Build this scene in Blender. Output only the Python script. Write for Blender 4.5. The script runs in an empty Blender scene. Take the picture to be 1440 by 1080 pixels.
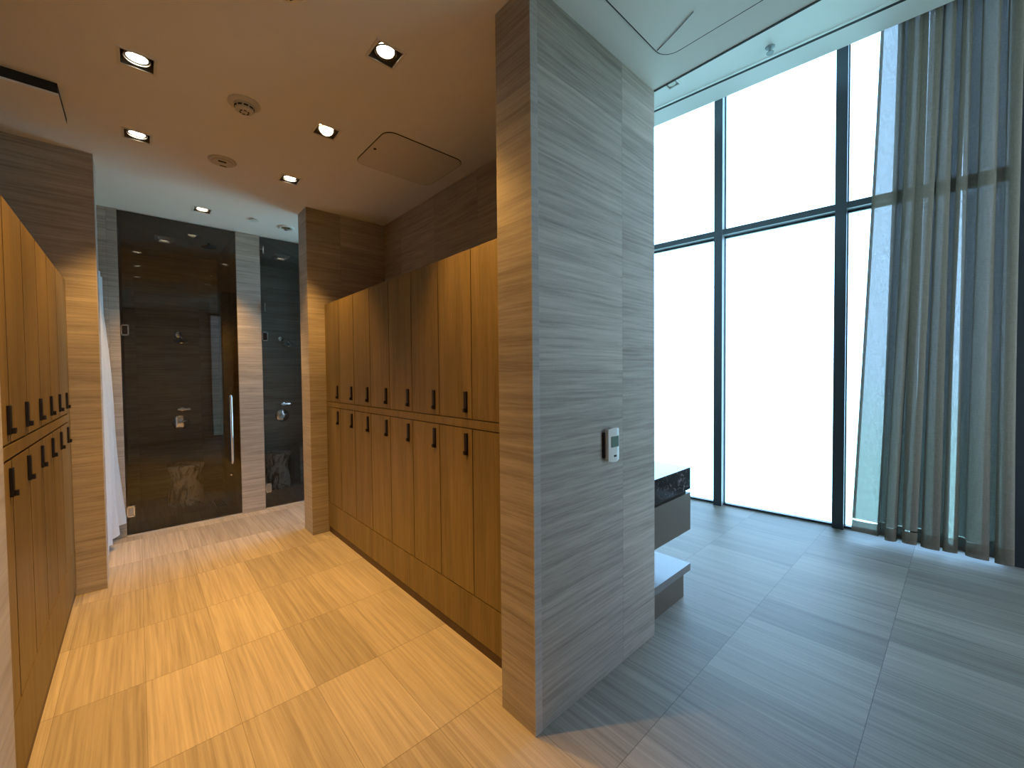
import bpy, bmesh, math, random
from mathutils import Vector, Matrix
random.seed(7)
PI = math.pi
sc = bpy.context.scene
COL = sc.collection

# ------------------------------------------------------------------ render look
sc.view_settings.view_transform = 'Standard'
sc.view_settings.look = 'None'
sc.view_settings.gamma = 1.0
sc.view_settings.use_curve_mapping = False
sc.view_settings.exposure = 0.0
sc.cycles.use_denoising = True
sc.cycles.max_bounces = 10
sc.cycles.diffuse_bounces = 6
sc.cycles.transparent_max_bounces = 24
sc.cycles.sample_clamp_indirect = 6.0
sc.cycles.caustics_reflective = False
sc.cycles.caustics_refractive = False

# ------------------------------------------------------------------ node helpers
class NT:
    def __init__(self, mat):
        self.t = mat.node_tree
        self.t.nodes.clear()
    def n(self, typ, **kw):
        nd = self.t.nodes.new(typ)
        for k, v in kw.items():
            if k == 'ins':
                for i, val in v.items():
                    self.set(nd, i, val)
            else:
                setattr(nd, k, v)
        return nd
    def set(self, nd, i, val):
        s = nd.inputs[i]
        if hasattr(val, 'is_output'):
            self.t.links.new(val, s)
        else:
            s.default_value = val
    def math(self, op, a, b=0.0, c=0.0):
        nd = self.n('ShaderNodeMath', operation=op)
        self.set(nd, 0, a); self.set(nd, 1, b); self.set(nd, 2, c)
        return nd.outputs[0]
    def xyz(self, x, y, z):
        nd = self.n('ShaderNodeCombineXYZ')
        self.set(nd, 0, x); self.set(nd, 1, y); self.set(nd, 2, z)
        return nd.outputs[0]
    def noise(self, vec, scale, detail=3.0, rough=0.6, dist=0.0):
        nd = self.n('ShaderNodeTexNoise')
        self.set(nd, 'Vector', vec); self.set(nd, 'Scale', scale); self.set(nd, 'Detail', detail)
        self.set(nd, 'Roughness', rough); self.set(nd, 'Distortion', dist)
        return nd.outputs[0]
    def ramp(self, fac, stops):
        nd = self.n('ShaderNodeValToRGB')
        cr = nd.color_ramp
        while len(cr.elements) < len(stops):
            cr.elements.new(0.5)
        for e, (p, c) in zip(cr.elements, stops):
            e.position = p
            e.color = (*c, 1)
        self.set(nd, 0, fac)
        return nd.outputs[0]
    def mixc(self, fac, a, b, blend='MIX'):
        nd = self.n('ShaderNodeMix', data_type='RGBA', blend_type=blend)
        self.set(nd, 0, fac)
        self.set(nd, 6, a if hasattr(a, 'is_output') else (*a, 1))
        self.set(nd, 7, b if hasattr(b, 'is_output') else (*b, 1))
        return nd.outputs[2]

def newmat(name):
    m = bpy.data.materials.new(name)
    m.use_nodes = True
    return m, NT(m)

def principled(nt, color, rough=0.5, metal=0.0, spec=0.5, bump=None, bump_strength=0.1, bump_dist=0.002, **extra):
    b = nt.n('ShaderNodeBsdfPrincipled')
    nt.set(b, 'Base Color', color if hasattr(color, 'is_output') else (*color, 1))
    nt.set(b, 'Roughness', rough); nt.set(b, 'Metallic', metal); nt.set(b, 'Specular IOR Level', spec)
    for k, v in extra.items():
        nt.set(b, k, v)
    if bump is not None:
        bn = nt.n('ShaderNodeBump')
        nt.set(bn, 'Strength', bump_strength); nt.set(bn, 'Distance', bump_dist); nt.set(bn, 'Height', bump)
        nt.set(b, 'Normal', bn.outputs[0])
    o = nt.n('ShaderNodeOutputMaterial')
    nt.set(o, 0, b.outputs[0])
    return b

def plain(name, color, rough=0.5, metal=0.0, spec=0.5, mottling=0.06):
    m, nt = newmat(name)
    g = nt.n('ShaderNodeNewGeometry')
    f = nt.noise(g.outputs['Position'], 9.0, 3)
    c = nt.mixc(f, tuple(max(0, v * (1 - mottling)) for v in color), tuple(min(1, v * (1 + mottling)) for v in color))
    principled(nt, c, rough, metal, spec)
    return m

def stone(name, floor, w, h, u0, v0, grout_w=0.0022, rough=0.42, dark=(0.235, 0.205, 0.175), mid=(0.40, 0.36, 0.31), pale=(0.53, 0.485, 0.425), spec=0.4, wob_amp=0.012, broad_w=0.34, grout_f=0.75, fine_l=2.6, tone=0.20, gcol=(0.10, 0.095, 0.085)):
    """linear-veined limestone tile; veins run along the tile's length"""
    m, nt = newmat(name)
    g = nt.n('ShaderNodeNewGeometry')
    s = nt.n('ShaderNodeSeparateXYZ'); nt.set(s, 0, g.outputs['Position'])
    x, y, z = s.outputs
    if floor:
        u, v = x, y
    else:
        u, v = nt.math('SUBTRACT', x, y), z
    cu = nt.math('DIVIDE', nt.math('SUBTRACT', u, u0), w)
    cv = nt.math('DIVIDE', nt.math('SUBTRACT', v, v0), h)
    iu, iv = nt.math('FLOOR', cu), nt.math('FLOOR', cv)
    wn = nt.n('ShaderNodeTexWhiteNoise', noise_dimensions='2D')
    nt.set(wn, 'Vector', nt.xyz(iu, iv, 0))
    r = wn.outputs['Value']
    fu, fv = nt.math('FRACT', cu), nt.math('FRACT', cv)
    du = nt.math('MULTIPLY', nt.math('MINIMUM', fu, nt.math('SUBTRACT', 1, fu)), w)
    dv = nt.math('MULTIPLY', nt.math('MINIMUM', fv, nt.math('SUBTRACT', 1, fv)), h)
    if floor:
        du = nt.math('MULTIPLY', du, 1.7)      # the joints along the veins are the tighter ones
    d = nt.math('MINIMUM', du, dv)
    grout = nt.math('LESS_THAN', d, grout_w * 0.5)
    r17 = nt.math('MULTIPLY', r, 17.0)
    across, along = (u, v) if floor else (v, u)
    # gentle waviness of the veins
    wob = nt.math('MULTIPLY', nt.math('SUBTRACT', nt.noise(nt.xyz(along, across, r17), 2.2, 2), 0.5), wob_amp)
    ac = nt.math('ADD', across, wob)
    fine = nt.noise(nt.xyz(nt.math('MULTIPLY', ac, 75), nt.math('MULTIPLY', along, fine_l), r17), 1.0, 4, 0.62)
    broad = nt.noise(nt.xyz(nt.math('MULTIPLY', ac, 17), nt.math('MULTIPLY', along, 0.9), nt.math('ADD', r17, 5.0)), 1.0, 3, 0.6)
    speck = nt.noise(g.outputs['Position'], 160.0, 2)
    f = nt.math('ADD', nt.math('MULTIPLY', fine, 1.0 - broad_w), nt.math('MULTIPLY', broad, broad_w))
    f = nt.math('ADD', f, nt.math('MULTIPLY', nt.math('SUBTRACT', speck, 0.5), 0.10))
    f = nt.math('ADD', f, nt.math('MULTIPLY', nt.math('SUBTRACT', r, 0.5), 0.07))
    c = nt.ramp(f, [(0.30, dark), (0.50, mid), (0.68, pale)])
    tn = nt.math('ADD', 1.0 - tone * 0.5, nt.math('MULTIPLY', r, tone))
    c = nt.mixc(1.0, c, nt.xyz(tn, tn, tn), 'MULTIPLY')
    c = nt.mixc(nt.math('MULTIPLY', grout, grout_f), c, gcol)
    rr = nt.math('ADD', rough - 0.08, nt.math('MULTIPLY', fine, 0.16))
    hgt = nt.math('SUBTRACT', nt.math('MULTIPLY', fine, 0.25), grout)
    principled(nt, c, rr, 0, spec, bump=hgt, bump_strength=0.25, bump_dist=0.0015)
    return m

def wood(name, a=(0.125, 0.088, 0.032), b=(0.275, 0.198, 0.078), rough=0.45):
    m, nt = newmat(name)
    g = nt.n('ShaderNodeNewGeometry')
    oi = nt.n('ShaderNodeObjectInfo')
    s = nt.n('ShaderNodeSeparateXYZ'); nt.set(s, 0, g.outputs['Position'])
    x, y, z = s.outputs
    u = nt.math('ADD', x, y)
    r = nt.math('MULTIPLY', oi.outputs['Random'], 23.0)
    wob = nt.math('MULTIPLY', nt.noise(nt.xyz(u, z, r), 3.0, 2), 0.03)
    uu = nt.math('ADD', u, wob)
    fine = nt.noise(nt.xyz(nt.math('MULTIPLY', uu, 130), nt.math('MULTIPLY', z, 4), r), 1.0, 4, 0.6)
    broad = nt.noise(nt.xyz(nt.math('MULTIPLY', uu, 16), nt.math('MULTIPLY', z, 0.8), r), 1.0, 3, 0.55)
    f = nt.math('ADD', nt.math('MULTIPLY', fine, 0.5), nt.math('MULTIPLY', broad, 0.5))
    c = nt.ramp(f, [(0.30, a), (0.70, b)])
    tone = nt.math('ADD', 0.93, nt.math('MULTIPLY', oi.outputs['Random'], 0.14))
    c = nt.mixc(1.0, c, nt.xyz(tone, tone, tone), 'MULTIPLY')
    principled(nt, c, rough, 0, 0.35, bump=fine, bump_strength=0.12, bump_dist=0.001)
    return m

def marble(name):
    m, nt = newmat(name)
    tc = nt.n('ShaderNodeTexCoord')
    mp = nt.n('ShaderNodeMapping'); nt.set(mp, 'Vector', tc.outputs['Object']); nt.set(mp, 'Scale', (1.6, 1.6, 0.7))
    f = nt.noise(mp.outputs[0], 7.0, 5, 0.65, 1.6)
    f2 = nt.noise(mp.outputs[0], 16.0, 4, 0.6, 0.8)
    v = nt.math('ADD', nt.math('MULTIPLY', f, 0.75), nt.math('MULTIPLY', f2, 0.25))
    c = nt.ramp(v, [(0.36, (0.10, 0.09, 0.08)), (0.46, (0.42, 0.38, 0.33)), (0.53, (0.86, 0.83, 0.77)), (0.70, (0.70, 0.66, 0.60))])
    principled(nt, c, 0.35, 0, 0.5)
    return m

def granite(name):
    m, nt = newmat(name)
    g = nt.n('ShaderNodeNewGeometry')
    f = nt.noise(g.outputs['Position'], 22.0, 5, 0.7, 1.2)
    c = nt.ramp(f, [(0.40, (0.012, 0.012, 0.013)), (0.58, (0.035, 0.032, 0.035)), (0.66, (0.22, 0.18, 0.19)), (0.75, (0.06, 0.05, 0.055))])
    principled(nt, c, 0.12, 0, 0.6)
    return m

def emitter(name, color, strength):
    m, nt = newmat(name)
    g = nt.n('ShaderNodeNewGeometry')
    e = nt.n('ShaderNodeEmission')
    nt.set(e, 0, (*color, 1)); nt.set(e, 1, strength)
    o = nt.n('ShaderNodeOutputMaterial'); nt.set(o, 0, e.outputs[0])
    return m

def glass(name, tint, refl=1.0):
    """thin architectural pane: tinted see-through plus a fresnel mirror"""
    m, nt = newmat(name)
    t = nt.n('ShaderNodeBsdfTransparent'); nt.set(t, 0, (*tint, 1))
    gl = nt.n('ShaderNodeBsdfGlossy'); nt.set(gl, 'Roughness', 0.0); nt.set(gl, 0, (0.95, 0.97, 0.97, 1))
    fr = nt.n('ShaderNodeFresnel'); nt.set(fr, 0, 1.5)
    mx = nt.n('ShaderNodeMixShader')
    nt.set(mx, 0, nt.math('MULTIPLY', fr.outputs[0], refl)); nt.set(mx, 1, t.outputs[0]); nt.set(mx, 2, gl.outputs[0])
    o = nt.n('ShaderNodeOutputMaterial'); nt.set(o, 0, mx.outputs[0])
    return m

def cloth(name, color, see, trans, weave=170.0, thick=0.0):
    m, nt = newmat(name)
    tc = nt.n('ShaderNodeTexCoord')
    uv = tc.outputs['UV']
    s = nt.n('ShaderNodeSeparateXYZ'); nt.set(s, 0, uv)
    h = nt.noise(nt.xyz(nt.math('MULTIPLY', s.outputs[0], weave), nt.math('MULTIPLY', s.outputs[1], weave * 0.12), 0), 1.0, 2, 0.7)
    v = nt.noise(nt.xyz(nt.math('MULTIPLY', s.outputs[0], weave * 0.12), nt.math('MULTIPLY', s.outputs[1], weave), 4), 1.0, 2, 0.7)
    wv = nt.math('MULTIPLY', nt.math('ADD', h, v), 0.5)
    c = nt.mixc(wv, tuple(k * 0.75 for k in color), tuple(min(1, k * 1.15) for k in color))
    d = nt.n('ShaderNodeBsdfDiffuse'); nt.set(d, 0, c)
    tl = nt.n('ShaderNodeBsdfTranslucent'); nt.set(tl, 0, c)
    tp = nt.n('ShaderNodeBsdfTransparent')
    m1 = nt.n('ShaderNodeMixShader'); nt.set(m1, 0, trans); nt.set(m1, 1, d.outputs[0]); nt.set(m1, 2, tl.outputs[0])
    a = nt.math('MULTIPLY', nt.math('MAXIMUM', nt.math('SUBTRACT', 2.9, nt.math('MULTIPLY', wv, 3.8)), 0.05), see)
    m2 = nt.n('ShaderNodeMixShader'); nt.set(m2, 0, a); nt.set(m2, 1, m1.outputs[0]); nt.set(m2, 2, tp.outputs[0])
    o = nt.n('ShaderNodeOutputMaterial'); nt.set(o, 0, m2.outputs[0])
    return m

M = {}
M['floor'] = stone('honed_limestone_floor', True, 0.305, 0.607, 2.13, 0.262, rough=0.5, spec=0.3, wob_amp=0.016, grout_w=0.003, grout_f=0.7, fine_l=1.5, tone=0.25, gcol=(0.13, 0.118, 0.10), dark=(0.27, 0.238, 0.203), mid=(0.40, 0.36, 0.31), pale=(0.51, 0.465, 0.405))
M['wall'] = stone('honed_limestone_wall', False, 0.61, 0.62, 0.658, 0.27, grout_w=0.0016, rough=0.5, grout_f=0.6)
M['wall_pillar'] = stone('honed_limestone_pillar', False, 0.61, 0.62, -2.60, 0.27, grout_w=0.0014, rough=0.5, grout_f=0.5)
M['edge'] = stone('limestone_edge', False, 0.61, 0.62, 0.658, 0.27, grout_w=0.0, rough=0.5, dark=(0.33, 0.31, 0.28), mid=(0.46, 0.43, 0.39), pale=(0.56, 0.53, 0.48))
M['paint'] = plain('white_ceiling_paint', (0.87, 0.86, 0.83), 0.85, 0, 0.2, 0.01)
M['panelpaint'] = plain('ceiling_panel_paint', (0.75, 0.72, 0.67), 0.8, 0, 0.2, 0.01)
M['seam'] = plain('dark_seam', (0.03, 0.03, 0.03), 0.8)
M['wood'] = wood('stained_oak')
M['kick'] = wood('dark_kick_and_gap_oak', (0.05, 0.028, 0.016), (0.10, 0.058, 0.03))
M['black'] = plain('black_metal', (0.016, 0.013, 0.014), 0.4, 0.3)
M['dark'] = plain('dark_recess', (0.02, 0.018, 0.016), 0.8)
M['chrome'] = plain('chrome', (0.80, 0.80, 0.82), 0.12, 1.0, 0.5, 0.01)
M['brass'] = plain('brass_ring', (0.75, 0.60, 0.32), 0.25, 1.0)
M['steel'] = plain('brushed_steel', (0.5, 0.49, 0.47), 0.35, 1.0)
M['mullion'] = plain('dark_anodised_aluminium', (0.045, 0.055, 0.065), 0.35, 0.2, 0.6)
M['mullion_sky_side'] = plain('sky_lit_aluminium', (0.55, 0.62, 0.68), 0.4, 0.0, 0.5)  # paler than the mullion to carry its sky reflection
M['darkwall'] = plain('dark_spandrel', (0.03, 0.036, 0.042), 0.5)
M['plastic'] = plain('white_plastic', (0.72, 0.72, 0.69), 0.4, 0, 0.5, 0.02)
M['offwhite'] = plain('cream_plastic', (0.62, 0.58, 0.50), 0.5, 0, 0.4, 0.02)
M['lcd'] = plain('lcd_screen', (0.16, 0.24, 0.20), 0.2)
M['taupe'] = plain('taupe_laminate', (0.125, 0.099, 0.073), 0.4)
M['shelfstone'] = plain('taupe_shelf_top', (0.20, 0.19, 0.18), 0.25)
M['granite'] = granite('black_marble')
M['marble'] = marble('veined_marble')
M['lens'] = emitter('warm_lamp_lens', (1.0, 0.86, 0.62), 14.0)
M['lens_hot'] = emitter('warm_lamp_lens_bright', (1.0, 0.78, 0.42), 30.0)
M['glass'] = glass('shower_glass', (0.94, 0.945, 0.94))
M['pane'] = glass('window_glass', (0.90, 0.96, 0.97))
M['tinted'] = glass('daylight_warming_glass', (0.95, 0.87, 0.82))  # warm tint made up to neutralise daylight from the unseen windows
M['dimming'] = glass('daylight_dimming_glass', (0.36, 0.31, 0.27))  # dark tint made up to dim the unseen window nearest the lockers
M['glow_lens'] = emitter('added_glow_lens', (1.0, 0.85, 0.62), 0.5)  # faint glow added so the shower ceiling fixtures stand out
M['half_tint'] = glass('daylight_half_dimming_glass', (0.72, 0.645, 0.60))  # middle tint made up to hold back daylight from an unseen window
M['grey'] = plain('grey_painted_metal', (0.22, 0.25, 0.26), 0.5)
M['frame_white'] = plain('white_lamp_trim', (0.75, 0.74, 0.70), 0.5)
M['housing'] = plain('bronze_lamp_housing', (0.26, 0.22, 0.18), 0.5, 0.2)
M['linen'] = cloth('sheer_linen', (0.27, 0.225, 0.175), 0.105, 0.10)
M['hem'] = cloth('linen_hem', (0.22, 0.175, 0.13), 0.04, 0.07)
M['white_cloth'] = cloth('white_cotton', (0.88, 0.87, 0.90), 0.03, 0.50, 260)
M['joint'] = plain('pale_threshold', (0.55, 0.53, 0.48), 0.4)

# ------------------------------------------------------------------ mesh helpers
def finish(name, bm, mat, parent=None, smooth=False):
    bmesh.ops.recalc_face_normals(bm, faces=bm.faces[:])
    me = bpy.data.meshes.new(name)
    bm.to_mesh(me); bm.free()
    o = bpy.data.objects.new(name, me)
    COL.objects.link(o)
    for m in (mat if isinstance(mat, (list, tuple)) else [mat]):
        me.materials.append(m)
    if smooth:
        for p in me.polygons:
            p.use_smooth = True
        try:
            me.set_sharp_from_angle(angle=math.radians(35))
        except Exception:
            pass
    if parent is not None:
        o.parent = parent
    return o

def tag(o, label=None, cat=None, group=None, kind=None):
    if label: o['label'] = label
    if cat: o['category'] = cat
    if group: o['group'] = group
    if kind: o['kind'] = kind
    return o

def empty(name, loc, label, cat, group=None, rz=0.0):
    o = bpy.data.objects.new(name, None)
    o.empty_display_size = 0.05
    COL.objects.link(o)
    o.location = loc
    o.rotation_euler = (0, 0, rz)
    return tag(o, label, cat, group)

def box(bm, x0, x1, y0, y1, z0, z1, bevel=0.0, M4=None):
    t = bmesh.new()
    bmesh.ops.create_cube(t, size=1.0)
    for v in t.verts:
        v.co = Vector((x0 + (v.co.x + .5) * (x1 - x0), y0 + (v.co.y + .5) * (y1 - y0), z0 + (v.co.z + .5) * (z1 - z0)))
    if bevel:
        bmesh.ops.bevel(t, geom=t.edges[:], offset=bevel, segments=2, profile=0.7, affect='EDGES')
    if M4 is not None:
        t.transform(M4)
    me = bpy.data.meshes.new('tmp'); t.to_mesh(me); t.free()
    bm.from_mesh(me); bpy.data.meshes.remove(me)

def lathe(bm, prof, cx=0, cy=0, cz=0, n=40, M4=None):
    """prof: list of (r, z); closed at both ends when r == 0"""
    t = bmesh.new()
    rings = []
    for r, z in prof:
        if r < 1e-6:
            rings.append([t.verts.new((0, 0, z))])
        else:
            rings.append([t.verts.new((r * math.cos(2 * PI * k / n), r * math.sin(2 * PI * k / n), z)) for k in range(n)])
    for a, b in zip(rings, rings[1:]):
        for k in range(n):
            k2 = (k + 1) % n
            if len(a) == 1 and len(b) == 1: continue
            if len(a) == 1: t.faces.new((a[0], b[k], b[k2]))
            elif len(b) == 1: t.faces.new((a[k], b[0], a[k2]))
            else: t.faces.new((a[k], b[k], b[k2], a[k2]))
    if M4 is not None:
        t.transform(M4)
    t.transform(Matrix.Translation((cx, cy, cz)))
    me = bpy.data.meshes.new('tmp'); t.to_mesh(me); t.free()
    bm.from_mesh(me); bpy.data.meshes.remove(me)

def tube(bm, pts, r, n=12):
    """round bar through pts, capped"""
    t = bmesh.new()
    pts = [Vector(p) for p in pts]
    rings = []
    up = None
    for i, p in enumerate(pts):
        d = ((pts[min(i + 1, len(pts) - 1)] - pts[max(i - 1, 0)])).normalized()
        ref = Vector((0, 0, 1)) if abs(d.z) < 0.9 else Vector((1, 0, 0))
        a = d.cross(ref).normalized() if up is None else (up - d * up.dot(d)).normalized()
        up = a
        b = d.cross(a)
        rings.append([t.verts.new(p + (a * math.cos(2 * PI * k / n) + b * math.sin(2 * PI * k / n)) * r) for k in range(n)])
    for A, B in zip(rings, rings[1:]):
        for k in range(n):
            t.faces.new((A[k], A[(k + 1) % n], B[(k + 1) % n], B[k]))
    t.faces.new(rings[0][::-1]); t.faces.new(rings[-1])
    me = bpy.data.meshes.new('tmp'); t.to_mesh(me); t.free()
    bm.from_mesh(me); bpy.data.meshes.remove(me)

def roundrect(x0, x1, y0, y1, r, n=8):
    pts = []
    for cx, cy, a0 in ((x1 - r, y1 - r, 0), (x0 + r, y1 - r, PI / 2), (x0 + r, y0 + r, PI), (x1 - r, y0 + r, 1.5 * PI)):
        for k in range(n + 1):
            a = a0 + PI / 2 * k / n
            pts.append((cx + r * math.cos(a), cy + r * math.sin(a)))
    return pts

def prism(bm, pts, z0, z1):
    lo = [bm.verts.new((x, y, z0)) for x, y in pts]
    hi = [bm.verts.new((x, y, z1)) for x, y in pts]
    bm.faces.new(lo[::-1]); bm.faces.new(hi)
    for k in range(len(pts)):
        k2 = (k + 1) % len(pts)
        bm.faces.new((lo[k], lo[k2], hi[k2], hi[k]))

def struct(name, boxes, mat, bevel=0.0, parent=None):
    bm = bmesh.new()
    for b in boxes:
        box(bm, *b, bevel=bevel)
    o = finish(name, bm, mat, parent)
    if parent is None:
        o['kind'] = 'structure'
    return o

def slab_with_holes(x0, x1, y0, y1, z0, z1, holes):
    """slab whose rectangular holes go right through it"""
    xs = sorted({x0, x1, *[h[0] for h in holes], *[h[1] for h in holes]})
    ys = sorted({y0, y1, *[h[2] for h in holes], *[h[3] for h in holes]})
    def solid(i, j):
        if i < 0 or j < 0 or i >= len(xs) - 1 or j >= len(ys) - 1: return False
        cx, cy = (xs[i] + xs[i + 1]) / 2, (ys[j] + ys[j + 1]) / 2
        return not any(h[0] < cx < h[1] and h[2] < cy < h[3] for h in holes)
    bm = bmesh.new()
    V = {}
    def v(i, j, z):
        if (i, j, z) not in V: V[(i, j, z)] = bm.verts.new((xs[i], ys[j], z))
        return V[(i, j, z)]
    for i in range(len(xs) - 1):
        for j in range(len(ys) - 1):
            if not solid(i, j): continue
            bm.faces.new((v(i, j, z0), v(i, j + 1, z0), v(i + 1, j + 1, z0), v(i + 1, j, z0)))
            bm.faces.new((v(i, j, z1), v(i + 1, j, z1), v(i + 1, j + 1, z1), v(i, j + 1, z1)))
            if not solid(i - 1, j): bm.faces.new((v(i, j, z0), v(i, j, z1), v(i, j + 1, z1), v(i, j + 1, z0)))
            if not solid(i + 1, j): bm.faces.new((v(i + 1, j, z0), v(i + 1, j + 1, z0), v(i + 1, j + 1, z1), v(i + 1, j, z1)))
            if not solid(i, j - 1): bm.faces.new((v(i, j, z0), v(i + 1, j, z0), v(i + 1, j, z1), v(i, j, z1)))
            if not solid(i, j + 1): bm.faces.new((v(i, j + 1, z0), v(i, j + 1, z1), v(i + 1, j + 1, z1), v(i + 1, j + 1, z0)))
    return bm

# ------------------------------------------------------------------ key dimensions (metres; camera stands over the origin)
H = 3.05          # locker-room ceiling
HH = 4.28         # high ceiling by the windows
YS = 5.265        # shower fronts
XR, XL = 1.328, -0.343      # locker faces
YB = -1.9         # wall behind the camera
# window line
WA = Vector((4.76, 1.84, 0)); WT = Vector((0.095, -0.9955, 0)).normalized(); WN = Vector((-0.9955, -0.095, 0)).normalized()
def wp(s, off, z):            # point on the window line: s along it, off into the room
    p = WA + WT * s + WN * off
    return Vector((p.x, p.y, z))
WM = Matrix(((WT.x, WN.x, 0, WA.x), (WT.y, WN.y, 0, WA.y), (0, 0, 1, 0), (0, 0, 0, 1)))   # local (s, off, z) -> world

# ------------------------------------------------------------------ floor, ceilings, walls
bm = bmesh.new()
prism(bm, [(-2.6, YB - 0.1), tuple(wp(3.8, -0.13, 0).xy), tuple(wp(-5.3, -0.13, 0).xy), (-2.6, 7.0)], -0.10, 0.0)
o = finish('floor', bm, M['floor']); o['kind'] = 'structure'

LIGHTS = [  # x, y, label, hot
    (0.038, 2.750, 'square ceiling downlight with a white trim, over the left lockers, nearer of that row', False),
    (0.038, 3.600, 'square ceiling downlight over the left lockers, beside the far stone pillar', False),
    (0.928, 1.905, 'square ceiling downlight nearest the big stone column, lamp tipped in its housing', False),
    (0.928, 2.750, 'glaring amber ceiling downlight aimed at the viewer, beside the access panel', True),
    (0.932, 3.610, 'square ceiling downlight over the right lockers, by the far right pillar', False),
    (0.038, 1.905, 'square ceiling downlight just above the top edge of the photo, over the left lockers', False),
    (0.487, 4.800, 'square downlight in the pale corridor ceiling in front of the showers', False),
]
DS = 0.0635
holes = [(x - DS, x + DS, y - DS, y + DS) for x, y, _, _ in LIGHTS]
bm = slab_with_holes(-2.6, 2.151, YB - 0.1, 6.9, H, H + 0.10, holes)
o = finish('ceiling', bm, M['paint']); o['kind'] = 'structure'
# lamp hole in the high ceiling
HLX, HLY = 3.878, 1.929
bm = bmesh.new()
pts = [(2.151, YB - 0.1), (wp(3.8, 0.30, 0).x, wp(3.8, 0.30, 0).y), (wp(-5.3, 0.30, 0).x, wp(-5.3, 0.30, 0).y), (2.151, 7.0)]
prism(bm, pts, HH, HH + 0.12)
o = finish('ceiling_high', bm, M['paint']); o['kind'] = 'structure'
# upper closing of the curtain pocket
bm = bmesh.new()
pts = [tuple(wp(3.8, 0.32, 0).xy), tuple(wp(3.8, -0.25, 0).xy), tuple(wp(-5.3, -0.25, 0).xy), tuple(wp(-5.3, 0.32, 0).xy)]
prism(bm, pts, 4.62, 4.72)
o = finish('ceiling_pocket', bm, M['paint']); o['kind'] = 'structure'
bm = bmesh.new()
box(bm, -5.3, 3.8, 0.30, 0.32, HH + 0.11, 4.63, M4=WM)
o = finish('trim_1', bm, M['paint']); o['kind'] = 'structure'
struct('wall_bulkhead', [(2.05, 2.151, YB - 0.1, 1.17, H + 0.10, HH + 0.11), (2.05, 2.151, 1.17, 7.0, H + 0.10, HH + 0.11)], M['paint'])

struct('trim_21', [(2.143, 2.1535, YB, 1.171, H - 0.003, H + 0.004)], M['seam'])  # dark strip drawn in as the shadow line of the ceiling step
struct('wall_right', [(1.18, 2.151, 1.172, 1.383, 0, H), ], M['wall'], 0.003)
struct('wall_right_back', [(1.94, 2.151, 1.383, 4.091, 0, H)], M['wall'])
struct('wall_right_pillar', [(1.182, 2.151, 4.091, 4.340, 0, H)], M['wall_pillar'], 0.003)
struct('wall_left', [(-1.10, -0.953, 1.0, 4.34, 0, H)], M['wall'])
struct('wall_left_pillar', [(-0.953, -0.193, 4.091, 4.340, 0, H)], M['wall'], 0.003)
struct('wall_left_near', [(-0.953, -0.193, 1.00, 1.238, 0, H)], M['edge'], 0.003)
struct('wall_left_near_back', [(-0.953, XL, 1.238, 1.99, 0, 2.17)], M['wood'])
# pale mitred edge strips of the stone cladding
struct('trim_2', [(1.178, 1.219, 1.1695, 1.1745, 0.0, H)], M['edge'], 0.0008)
struct('trim_3', [(-0.196, -0.1905, 4.0895, 4.112, 0.0, H)], M['edge'], 0.0008)

# shower fronts and interiors
struct('wall_shower_left', [(-2.6, -0.105, YS, YS + 0.14, 0, H), (-0.245, -0.105, YS + 0.14, 6.66, 0, H)], M['wall'], 0.002)
struct('wall_shower_middle', [(0.811, 1.035, YS, 6.66, 0, H)], M['wall'], 0.002)
struct('wall_shower_right', [(2.0, 2.151, YS, 6.66, 0, H)], M['wall'], 0.002)
struct('wall_shower_back', [(-2.6, 2.151, 6.66, 6.80, 0, H)], M['wall'])
struct('ceiling_shower', [(-0.105, 0.811, YS + 0.03, 6.66, H - 0.006, H), (1.035, 2.0, YS + 0.03, 6.66, H - 0.006, H)], M['wall'])
struct('trim_4', [(-0.105, 0.811, YS - 0.015, YS + 0.035, 0.0, 0.012)], M['joint'])
struct('trim_5', [(1.035, 2.0, YS - 0.015, YS + 0.035, 0.0, 0.012)], M['joint'])

# enclosing walls out of view
struct('wall_back', [(-2.6, 1.28, YB - 0.1, YB, 0, H + 0.1)], M['wall'])
for i, (xa, xb, zt) in enumerate(((1.28, 2.10, H), (2.10, 3.15, HH), (3.15, 4.20, HH), (4.20, 5.10, HH))):
    bm = bmesh.new()
    box(bm, xa, xa + 0.08, YB - 0.10, YB, 0, zt, 0.002)
    if i == 3: box(bm, xb, xb + 0.08, YB - 0.10, YB, 0, zt, 0.002)
    box(bm, xa + 0.08, xb, YB - 0.10, YB - 0.005, 2.99, min(3.05, zt))
    box(bm, xa + 0.08, xb, YB - 0.12, YB - 0.06, 0, 0.03)
    o = finish('window_%d' % (i + 8), bm, M['mullion']); o['kind'] = 'structure'
    for z0, z1 in (((0.03, 2.99), (3.05, zt)) if zt > 3.1 else ((0.03, 2.99),)):
        bm = bmesh.new(); box(bm, xa + 0.085, xb - 0.005, YB - 0.055, YB - 0.049, z0, z1); finish('glass_pane', bm, M['dimming'] if i == 0 else M['half_tint'] if i == 1 else M['tinted'], o)
struct('trim_20', [(2.02, 5.6, YB - 0.1, YB, HH, 4.72)], M['paint'])
struct('wall_left_outer', [(-2.7, -2.6, YB - 0.1, 4.36, 0, H + 0.1), (-2.7, -2.6, 5.25, 6.9, 0, H + 0.1)], M['wall'])
bm = bmesh.new()
box(bm, -2.70, -2.62, 4.36, 4.42, 0, H); box(bm, -2.70, -2.62, 5.19, 5.25, 0, H)
box(bm, -2.70, -2.62, 4.42, 5.19, 0, 0.05); box(bm, -2.70, -2.62, 4.42, 5.19, 1.65, H)
o = finish('window_12', bm, M['mullion']); o['kind'] = 'structure'  # window added out of view to send daylight onto the white curtain
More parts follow.
